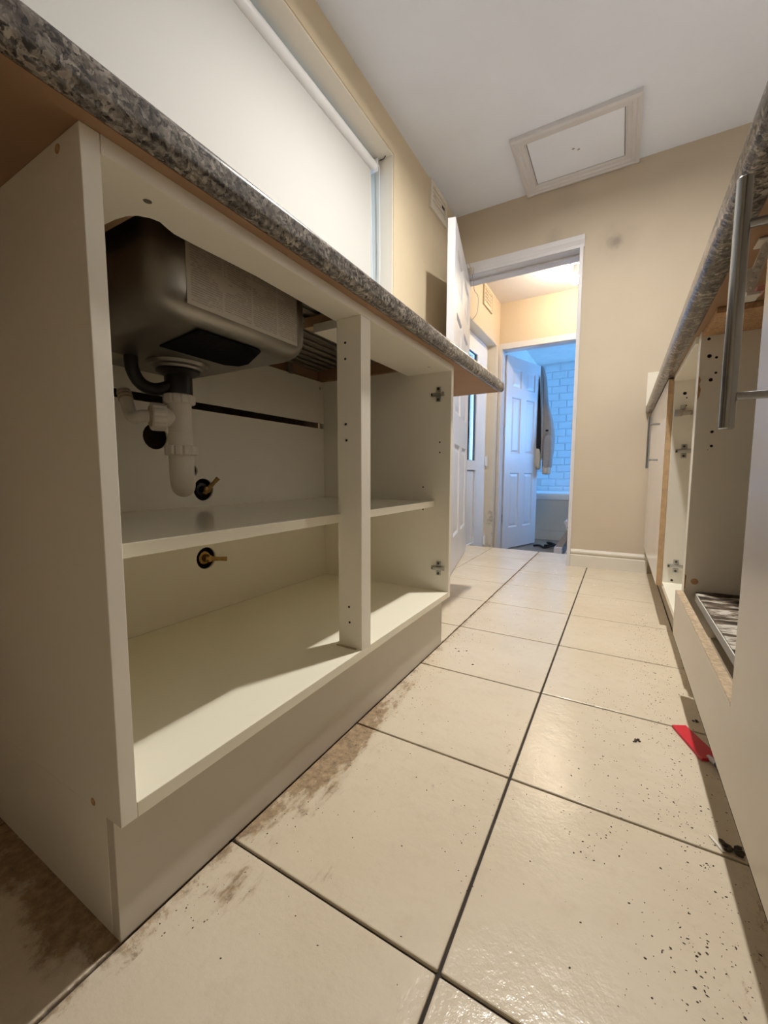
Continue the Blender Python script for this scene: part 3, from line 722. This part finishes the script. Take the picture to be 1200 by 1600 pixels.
ub = thing('base_unit', 'narrow doorless base unit on the right with hinge plates showing', 'cabinet', (.44, 1.47, ZB), group='right-hand base units')
box('side_panel', .1465, RB, 1.2345, 1.2505, ZB, ZT-.0005, 'melamine', ub)
hb = box('side_panel', .1435, RB, 1.703, 1.7195, ZB, ZT-.0005, 'melamine', ub)
box('base_panel', .1425, RB-.007, 1.2510, 1.7025, ZB, ZB+.018, 'melamine_gloss', ub)
box('top_rail', .1405, .240, 1.2510, 1.7025, ZT-.018, ZT-.0006, 'melamine', ub)
box('back_panel', RB-.006, RB, 1.2510, 1.7025, ZB+.0185, ZT-.019, 'melamine', ub)
hinge_plate(hb, .1795, 1.703, .6193); hinge_plate(hb, .1785, 1.703, .2273)
bm = bmesh.new(); B(bm, .150, .195, 1.690, 1.7028, .738, .752, .003); B(bm, .145, .168, 1.682, 1.690, .733, .756, .003); B(bm, .162, .176, 1.692, 1.7028, .757, .772, .002); finish('hinge_arm', bm, 'dull_steel', hb, smooth=35, label='steel hinge arm')
for x, z, rd in ((.170, .1769, .0055), (.172, .810, .007), (.178, .795, .003), (.178, .770, .003)): drill(hb, (x, 1.703, z), (0, -1, 0), rd*.75)

uc = thing('base_unit', 'closed white base unit on the right next to the back wall', 'cabinet', (.44, 2.18, ZB), group='right-hand base units')
box('carcass_side', .1440, RB, 1.7200, 1.7360, ZB, ZT-.0005, 'melamine', uc)
box('carcass_side', .1440, RB, 2.612, 2.628, ZB, ZT-.0005, 'melamine', uc)
box('base_panel', .1440, RB, 1.7365, 2.6115, ZB, ZB+.016, 'melamine', uc)
dc = box('door', .1265, .1435, 1.7255, 2.622, ZB-.001, ZT-.006, 'far_door_board', uc, bev=.001)
box('raw_edge', .1267, .1433, 1.7240, 1.7254, ZB-.001, ZT-.006, 'raw_edge', dc, bev=0, label='bare wood-coloured edge')
bar_handle(dc, .091, 1.985, .567, .775, .0062, .1265, .600, .742)
o = box('plinth_board', .205, .221, .27, 2.630, 0, ZB-.0008, 'plinth_white')
tag(o, 'white kickboard set back beneath the right-hand units', 'plinth')
o = box('upstand', .099, ROOM_R-.001, BACK-.010, BACK-.0005, .9105, 1.083, 'plaster_white', bev=.002); o.data.materials[0] = M['reveal_paint']; tag(o, 'white upstand panel on back wall at the worktop end', 'splashback')

# white plastic bracket under the right-hand worktop
br = thing('plastic_bracket', 'white ribbed plastic bracket hanging under the right-hand worktop', 'bracket', (.152, .80, .79))
p0, p1 = Vector((.1485, .8069)), Vector((.1640, .8620)); dd = (p1-p0).normalized(); nn = Vector((-dd.y, dd.x)); wd = .0050
def P2(s, k): q = p0 + dd*s + nn*k; return (q.x, q.y)
L = (p1-p0).length
eye = [P2(-.0062*math.cos(a), .0062*math.sin(a)) for a in [math.radians(-70 + 14*i) for i in range(11)]]
out = [P2(0, -.0060), P2(L, -.0060), P2(L+.006, 0), P2(L, .0060), P2(0, .0060)] + list(reversed(eye))
hl = [circ(p0.x, p0.y, .0020, 10), circ(p1.x, p1.y, .0020, 10)]
n_ = 7
for k in range(n_):
    a, b = .007 + (L-.013)*k/n_, .007 + (L-.013)*(k+1)/n_ - .0012
    hl.append([P2(a, -.0038), P2(b, -.0038), P2(a+.001, .0038)] if k % 2 else [P2(b, .0038), P2(a, .0038), P2(b-.001, -.0038)])
board('ribbed_arm', out, hl, 'y', .796, .804, 'white_plastic', br)
bm = bmesh.new(); prism(bm, [P2(.006, .0065), P2(.028, .0065), P2(.025, .0125), P2(.012, .0125)], [], 'y', .797, .803); finish('side_lug', bm, 'white_plastic', br)
box('foot_plate', .1430, .1590, .785, .815, .7935, .7975, 'white_plastic', br)
box('pink_tab', .1545, .1640, .788, .812, .7980, .806, 'pink_plastic', br)
box('top_plate', .152, .185, .785, .815, ZT-.0035, ZT-.0007, 'white_plastic', br)

# ------------------------------------------------------------------ left wall: blind, fan grille
bl = thing('roller_blind', 'large white roller blind pulled down over the kitchen window', 'blind', (-1.095, .6, 1.04))
box('fabric', -1.0965, -1.0955, WY0+.03, 1.772, 1.045, 1.999, 'blind_fabric', bl, bev=0)
bm = bmesh.new(); lathe(bm, (-1.094, WY0+.015, 2.003), (0, 1, 0), [(0, .0225), (1.79-WY0-.015, .0225)], 28); finish('roller_tube', bm, 'upvc', bl, smooth=40)
bm = bmesh.new(); B(bm, -1.125, -1.070, 1.792, 1.800, 1.978, 2.040, .003); lathe(bm, (-1.094, 1.790, 2.003), (0, 1, 0), [(0, .026), (.002, .027), (.008, .026)], 24); finish('end_bracket', bm, 'upvc', bl, smooth=35)
box('bottom_bar', -1.103, -1.089, WY0+.03, 1.772, 1.030, 1.0445, 'upvc', bl, bev=.003)
bm = bmesh.new(); tube(bm, [(-1.068, 1.805, 2.01), (-1.066, 1.808, 1.60), (-1.070, 1.806, 1.15)], .0016, 8); tube(bm, [(-1.118, 1.805, 2.01), (-1.112, 1.808, 1.60), (-1.100, 1.806, 1.15)], .0016, 8); finish('pull_chain', bm, 'upvc', bl, smooth=True)
bm = bmesh.new(); tube(bm, curve_pts([(-1.07, 1.81, 2.035), (-1.05, 1.812, 2.036), (-1.035, 1.806, 2.041)]), .002, 8); o = finish('wire_end', bm, 'gasket', bl, smooth=True)

vt = thing('wall_fan_cover', 'cream plastic fan cover high on the left wall', 'vent', (ROOM_L+.005, 2.35, 2.03))
bm = bmesh.new(); prism(bm, rect(2.232, 2.470, 2.028, 2.178), [rect(2.258, 2.446, 2.060, 2.150)], 'x', ROOM_L, ROOM_L+.014); finish('cover_frame', bm, 'reveal_paint', vt)
box('backing', ROOM_L, ROOM_L+.004, 2.258, 2.446, 2.060, 2.150, 'reveal_paint', vt, bev=0)
for k in range(4): box('slat', ROOM_L+.004, ROOM_L+.011, 2.259, 2.445, 2.066+k*.021, 2.080+k*.021, 'reveal_paint', vt, bev=.002)
box('dark_slot', ROOM_L+.0115, ROOM_L+.0125, 2.395, 2.435, 2.108, 2.124, 'dark_gap', vt, bev=0)
box('dark_slot', ROOM_L+.0115, ROOM_L+.0125, 2.275, 2.315, 2.112, 2.118, 'grime_plastic', vt, bev=0)

# ------------------------------------------------------------------ ceiling: loft hatch, kitchen lamp
ht = thing('loft_hatch', 'white framed loft hatch in the ceiling above the doorway', 'hatch', (-.27, 2.41, 2.15))
ox0, ox1, oy0, oy1 = -.553, .008, 2.188, 2.648; ww = .066
def mould(name, a, b, inw):
    """mitred moulding from a to b (outer corners), profile runs inwards along inw"""
    a, b, inw = Vector(a), Vector(b), Vector(inw); al = (b-a).normalized(); bm = bmesh.new()
    pr = [(0, 0), (0, .020), (.010, .024), (.018, .024), (.022, .019), (.036, .019), (.042, .013), (.056, .012), (.062, .006), (ww, .006), (ww, 0)]
    loft(bm, [[(a + inw*d + al*d + Vector((0, 0, -z))) for d, z in pr], [(b + inw*d - al*d + Vector((0, 0, -z))) for d, z in pr]])
    finish(name, bm, 'white_gloss', ht, smooth=30)
zc = CEIL - .0002
c4 = [(ox0, oy0, zc), (ox1, oy0, zc), (ox1, oy1, zc), (ox0, oy1, zc)]
for k, inw in enumerate(((0, 1, 0), (-1, 0, 0), (0, -1, 0), (1, 0, 0))): mould('frame_moulding', c4[k], c4[(k+1) % 4], inw)
box('hatch_panel', ox0+ww+.003, ox1-ww-.003, oy0+ww+.003, oy1-ww-.003, CEIL-.005, CEIL-.0003, 'ceiling_paint', ht, bev=.001)
box('shadow_gap', ox0+ww-.001, ox1-ww+.001, oy0+ww-.001, oy1-ww+.001, CEIL-.0012, CEIL-.0003, 'dark_gap', ht, bev=0)
for x, y in ((-.285, 2.402), (-.262, 2.418)):
    bm = bmesh.new(); lathe(bm, (x, y, CEIL-.0051), (0, 0, -1), [(0, .007), (.001, .005)], 7); finish('paint_chip', bm, 'ladder_grey', ht)

def lamp(name, label, x, y, ceil, zbulb, glow):
    t = thing(name, label, 'lamp', (x, y, zbulb-.04))
    bm = bmesh.new(); lathe(bm, (x, y, ceil-.0005), (0, 0, -1), [(0, .045), (.006, .046), (.018, .040), (.022, .022), (ceil-zbulb-.040, .021)], 28); finish('lamp_holder', bm, 'upvc', t, smooth=40)
    bm = bmesh.new(); lathe(bm, (x, y, zbulb+.039), (0, 0, -1), [(0, .013), (.012, .015), (.022, .024), (.034, .0295), (.044, .0295), (.054, .026), (.062, .017), (.066, .006), (.0665, .0005)], 24); finish('bulb', bm, glow, t, smooth=True, label='lit bulb')
t = thing('ceiling_lamp', 'round white downlight fixed flat under the kitchen ceiling', 'lamp', (-.16, 1.40, CEIL-.012))
bm = bmesh.new(); lathe(bm, (-.16, 1.40, CEIL-.0004), (0, 0, -1), [(0, .046), (.006, .045), (.011, .038), (.011, .031), (.004, .030)], 32, cap=False); finish('bezel', bm, 'upvc', t, smooth=40)
bm = bmesh.new(); lathe(bm, (-.16, 1.40, CEIL-.0045), (0, 0, -1), [(0, .0295), (.002, .0285)], 24); finish('lens', bm, 'kitchen_bulb_glow', t)
lamp('ceiling_lamp', 'bare lit bulb on the lobby ceiling beyond the doorway', -.3835, 3.70, LC, 2.072, 'lobby_bulb_glow')

# ------------------------------------------------------------------ lobby: air brick grille, dangling wire
gv = thing('wall_grille', 'small cream ventilation grille high on the lobby wall', 'vent', (-1.095, 3.74, 2.02))
gh = [rect(3.650+i*.040, 3.672+i*.040, 2.045+j*.030, 2.063+j*.030) for i in range(5) for j in range(4)]
bm = bmesh.new(); prism(bm, rect(3.615, 3.866, 2.015, 2.170), gh, 'x', -1.0995, -1.0895); finish('grille_plate', bm, 'lobby_cream', gv)
box('backing', -1.0998, -1.0992, 3.63, 3.85, 2.03, 2.16, 'chipboard', gv, bev=0)
bm = bmesh.new(); prism(bm, rect(3.607, 3.874, 2.007, 2.178), [rect(3.622, 3.859, 2.022, 2.163)], 'x', -1.0996, -1.085); finish('rim', bm, 'lobby_cream', gv)
bm = bmesh.new(); tube(bm, curve_pts([(-.868, 2.606, 1.812), (-.855, 2.60, 1.74), (-.846, 2.60, 1.685), (-.824, 2.60, 1.650), (-.8215, 2.60, 1.59), (-.829, 2.60, 1.545), (-.862, 2.605, 1.512)]), .0018, 8)
o = finish('loose_wire', bm, 'ladder_grey', smooth=True); tag(o, 'thin loose wire dangling beside the white kitchen door', 'wire')
bm = bmesh.new(); B(bm, -.884, -.862, 2.612, 2.634, 1.795, 1.835, .004); tube(bm, [(-.878, 2.612, 1.83), (-.884, 2.600, 1.855)], .004, 8)
o = finish('door_contact', bm, 'grime_plastic', smooth=35); tag(o, 'grubby door contact at the left end of the doorway head', 'sensor')

# ------------------------------------------------------------------ bathroom: bath, jacket, step ladder, strap
bt = thing('bathtub', 'white bathtub with panelled side below the metro tiles', 'bathtub', (-.3, 5.7, FL2))
box('side_panel', -1.095, .60, 5.305, 5.320, -.136, .244, 'bath_panel', bt, bev=.004)
box('panel_plinth', -1.095, .60, 5.300, 5.325, FL2, -.1365, 'bath_panel', bt, bev=.004)
bm = bmesh.new()
rg = []
for z, hx_, hy_, rd in ((.2445, .85, .49, .03), (.300, .85, .49, .03), (.314, .845, .485, .03), (.314, .79, .43, .10), (.300, .775, .415, .10), (-.10, .66, .32, .12)): rg.append([(x, y, z) for x, y in rrect(-.248, 5.79, hx_, hy_, rd, 6)])
bm.faces.new(loft(bm, rg, cap=False)[-1]); finish('tub', bm, 'bath_acrylic', bt, smooth=45)
box('panel_shadow_gap', -1.094, .599, 5.3085, 5.318, .2441, .2446, 'dark_gap', bt, bev=0)

jk = thing('jacket', 'grey zip hoodie with black lining hanging from the bathroom door', 'jacket', (-.77, 4.95, .54))
def cloth(name, secs, m, yoff, label=None, n=14, wob=.008, seed=1):
    rnd = random.Random(seed); bm = bmesh.new(); rings = []
    ph = [rnd.uniform(0, 6.28) for _ in range(4)]
    for i, (z, xa, xb, dp) in enumerate(secs):
        c_, h_ = (xa+xb)/2, (xb-xa)/2
        rings.append([(c_ + h_*math.cos(a)*(1+.05*math.sin(3*a+ph[0]+i)), yoff + dp*math.sin(a)*(1+.18*math.sin(4*a+ph[1]+i*.7)), z + wob*math.sin(2*a+ph[2]+i)) for a in [2*math.pi*k/n for k in range(n)]])
    loft(bm, rings)
    o = finish(name, bm, m, jk, smooth=70, label=label); md = o.modifiers.new('s', 'SUBSURF'); md.levels = 1; md.render_levels = 2
    return o
YJ = 4.985
cloth('body', [(1.76, -.845, -.812, .02), (1.70, -.843, -.790, .03), (1.61, -.835, -.765, .045), (1.50, -.832, -.752, .05), (1.40, -.832, -.742, .055), (1.29, -.830, -.722, .06), (1.19, -.828, -.692, .065), (1.05, -.826, -.664, .07), (.92, -.822, -.656, .07), (.80, -.815, -.662, .065), (.72, -.805, -.672, .06)], 'grey_knit', YJ, seed=2)
cloth('sleeve', [(1.00, -.77, -.675, .03), (.85, -.776, -.660, .045), (.72, -.780, -.664, .045), (.65, -.780, -.670, .042), (.60, -.778, -.672, .036)], 'grey_knit', YJ-.055, seed=5)
cloth('cuff', [(.68, -.778, -.674, .038), (.655, -.777, -.676, .039), (.60, -.776, -.680, .039), (.56, -.776, -.684, .039), (.545, -.776, -.684, .038)], 'beige_cuff', YJ-.055, wob=.002, seed=6)
cloth('lining', [(1.70, -.848, -.830, .012), (1.40, -.856, -.822, .02), (1.20, -.862, -.802, .026), (1.00, -.866, -.790, .028), (.84, -.864, -.788, .028), (.74, -.858, -.792, .022)], 'black_cloth', YJ-.066, 'black inner lining', seed=7)
cloth('placket', [(1.66, -.824, -.804, .010), (1.40, -.818, -.797, .012), (1.10, -.798, -.776, .012), (.85, -.792, -.770, .012), (.70, -.794, -.776, .012)], 'grey_knit', YJ-.075, seed=8)
cloth('rolled_hem', [(.86, -.856, -.806, .014), (.81, -.862, -.800, .026), (.76, -.868, -.790, .036), (.69, -.868, -.784, .042), (.63, -.860, -.790, .036), (.60, -.848, -.800, .020)], 'beige_cuff', YJ-.075, wob=.012, seed=9)
box('pocket_tab', -.745, -.715, YJ-.106, YJ-.098, 1.02, 1.04, 'black_cloth', jk)

ld = thing('step_ladder', 'white folding step stool leaning by the bathroom doorway', 'ladder', (-.47, 4.47, FL2))
def stile(name, x, y0, y1, m):
    bm = bmesh.new(); prism(bm, [(x, FL2), (x+.045, FL2), (x+.045+.115, -.02), (x+.115, -.02)], [], 'y', y0, y1); finish(name, bm, m, ld)
stile('stile', -.455, 4.42, 4.445, 'ladder_white'); stile('stile', -.455, 4.66, 4.685, 'ladder_white')
bm = bmesh.new(); prism(bm, [(-.545, FL2+.062), (-.475, FL2+.062), (-.395, -.015), (-.447, -.015)], [], 'y', 4.446, 4.655); finish('grey_tread', bm, 'ladder_grey', ld)
box('foot', -.553, -.476, 4.415, 4.66, FL2, FL2+.0615, 'ladder_white', ld, bev=.004)
bm = bmesh.new(); prism(bm, [(-.468, .062), (-.400, .062), (-.395, .078), (-.468, .078)], [], 'y', 4.42, 4.68); prism(bm, [(-.462, .0615), (-.398, .0615), (-.392, -.019), (-.432, -.019)], [], 'y', 4.42, 4.66); finish('top_step', bm, 'ladder_white', ld)
bm = bmesh.new(); prism(bm, [(-.445, .0785), (-.400, .0785), (-.375, .26), (-.395, .26)], [], 'y', 4.50, 4.60); finish('grab_handle', bm, 'ladder_grey', ld)
bm = bmesh.new(); lathe(bm, (-.425, 4.4195, .02), (0, -1, 0), [(0, .012), (.002, .012)], 14); finish('rivet', bm, 'blue_plastic', ld)

bm = bmesh.new()
tube(bm, curve_pts([(-.80, 4.72, FL2+.012), (-.74, 4.70, FL2+.02), (-.68, 4.64, FL2+.012), (-.62, 4.63, FL2+.03), (-.58, 4.68, FL2+.045), (-.60, 4.76, FL2+.03), (-.66, 4.74, FL2+.05), (-.62, 4.68, FL2+.06), (-.57, 4.73, FL2+.03), (-.62, 4.80, FL2+.015), (-.70, 4.78, FL2+.012)]), .012, 10)
o = finish('strap', bm, 'black_cloth', smooth=True); tag(o, 'crumpled black strap lying on the bathroom floor', 'strap')

# ------------------------------------------------------------------ bits on the kitchen floor
sc = thing('scraper', 'red plastic scraper lying on the floor tiles by the right-hand units', 'scraper', (.15, .99, 0))
ol = [(.1206, 1.030), (.1455, 1.043), (.1810, .968), (.1800, .955), (.1700, .937), (.1590, .933), (.1545, .938)]
bm = bmesh.new(); prism(bm, ol, [], 'z', .0008, .0065); bmesh.ops.bevel(bm, geom=[e for e in bm.edges if e.is_boundary or len(e.link_faces) == 2 and e.calc_face_angle(0) > .5], offset=.0012, segments=2, affect='EDGES'); finish('blade', bm, 'red_plastic', sc, smooth=30)
bm = bmesh.new(); tube(bm, [(.170, .945, .005), (.179, .925, .006)], .0045, 12); finish('shank', bm, 'pale_plastic', sc, smooth=40)
bm = bmesh.new(); tube(bm, [(.1792, .9246, .006), (.188, .905, .007)], [.0052, .0060], 12); finish('tip', bm, 'blue_plastic', sc, smooth=40)
def crumb(name, label, x, y, rad, m, n=7, seed=0, flat=.5):
    rnd = random.Random(seed); bm = bmesh.new()
    for k in range(n):
        a = rnd.uniform(0, 6.28); d = rnd.uniform(0, rad); s = rad*rnd.uniform(.25, .6)
        bmesh.ops.create_icosphere(bm, subdivisions=1, radius=s, matrix=Matrix.Translation((x+d*math.cos(a), y+d*math.sin(a), s*flat)) @ Matrix.Rotation(a, 4, 'Z') @ Matrix.Diagonal((1, .6, flat, 1)))
    o = finish(name, bm, m, smooth=False); tag(o, label, 'debris', group='dirt clumps on the floor'); return o
crumb('dirt_clump', 'small black clump of dirt in the middle of a floor tile', .0516, .9384, .008, 'debris_dark', seed=1)
crumb('dirt_clump', 'large black clump of dirt at the foot of the cut door', .163, .722, .013, 'debris_dark', n=14, seed=2)
crumb('dirt_clump', 'small black crumb of dirt behind the red scraper', .168, 1.082, .006, 'debris_dark', seed=3)
bm = bmesh.new(); B(bm, -.014, .014, -.0022, .0022, .0004, .0022, .0006); xform(bm, Matrix.Translation((.1475, .724, 0)) @ Matrix.Rotation(math.radians(-62), 4, 'Z'))
o = finish('plastic_sliver', bm, 'white_plastic'); tag(o, 'white plastic sliver on the floor beside the black clump', 'debris')
rnd = random.Random(11); bm = bmesh.new()
def chip(x, y, s):
    a = rnd.uniform(0, 6.28); k = rnd.uniform(.35, .8); h = s*rnd.uniform(.25, .5); n = 5
    ps = [(x + s*math.cos(a)*math.cos(t_) - k*s*math.sin(a)*math.sin(t_), y + s*math.sin(a)*math.cos(t_) + k*s*math.cos(a)*math.sin(t_)) for t_ in [6.283*i/n + rnd.uniform(-.3, .3) for i in range(n)]]
    va = [bm.verts.new((p[0], p[1], .0002)) for p in ps]; vb = bm.verts.new((x, y, h + .0004))
    for i in range(n): bm.faces.new([va[i], va[(i+1) % n], vb])
for _ in range(1300):
    y = .36 + 1.5*rnd.random()**1.3; x = min(.20, max(-.20, rnd.gauss(.118, .045))); chip(x, y, rnd.choice((.0005, .0006, .0008, .0008, .001, .0014, .002)))
for _ in range(130): chip(rnd.uniform(-.06, .04), rnd.uniform(.60, 1.15), rnd.choice((.0009, .0013, .0018)))
for _ in range(330): chip(-.466 + abs(rnd.gauss(0, .055)), rnd.uniform(.24, 1.5), rnd.choice((.0007, .001, .0014)))
for _ in range(260): chip(rnd.uniform(-.47, .15), rnd.uniform(.3, 2.5), rnd.choice((.0008, .0012, .0016)))
for _ in range(60): chip(rnd.gauss(-.16, .02), rnd.uniform(.45, .9), rnd.choice((.0008, .0012)))
for x, y in ((-.42, 1.18), (-.405, 1.165), (-.385, 1.18), (-.34, 1.10)): chip(x, y, .0042)
o = finish('grit', bm, 'debris_dark'); tag(o, 'fine dark grit and crumbs scattered over the floor tiles', 'debris', kind='stuff')
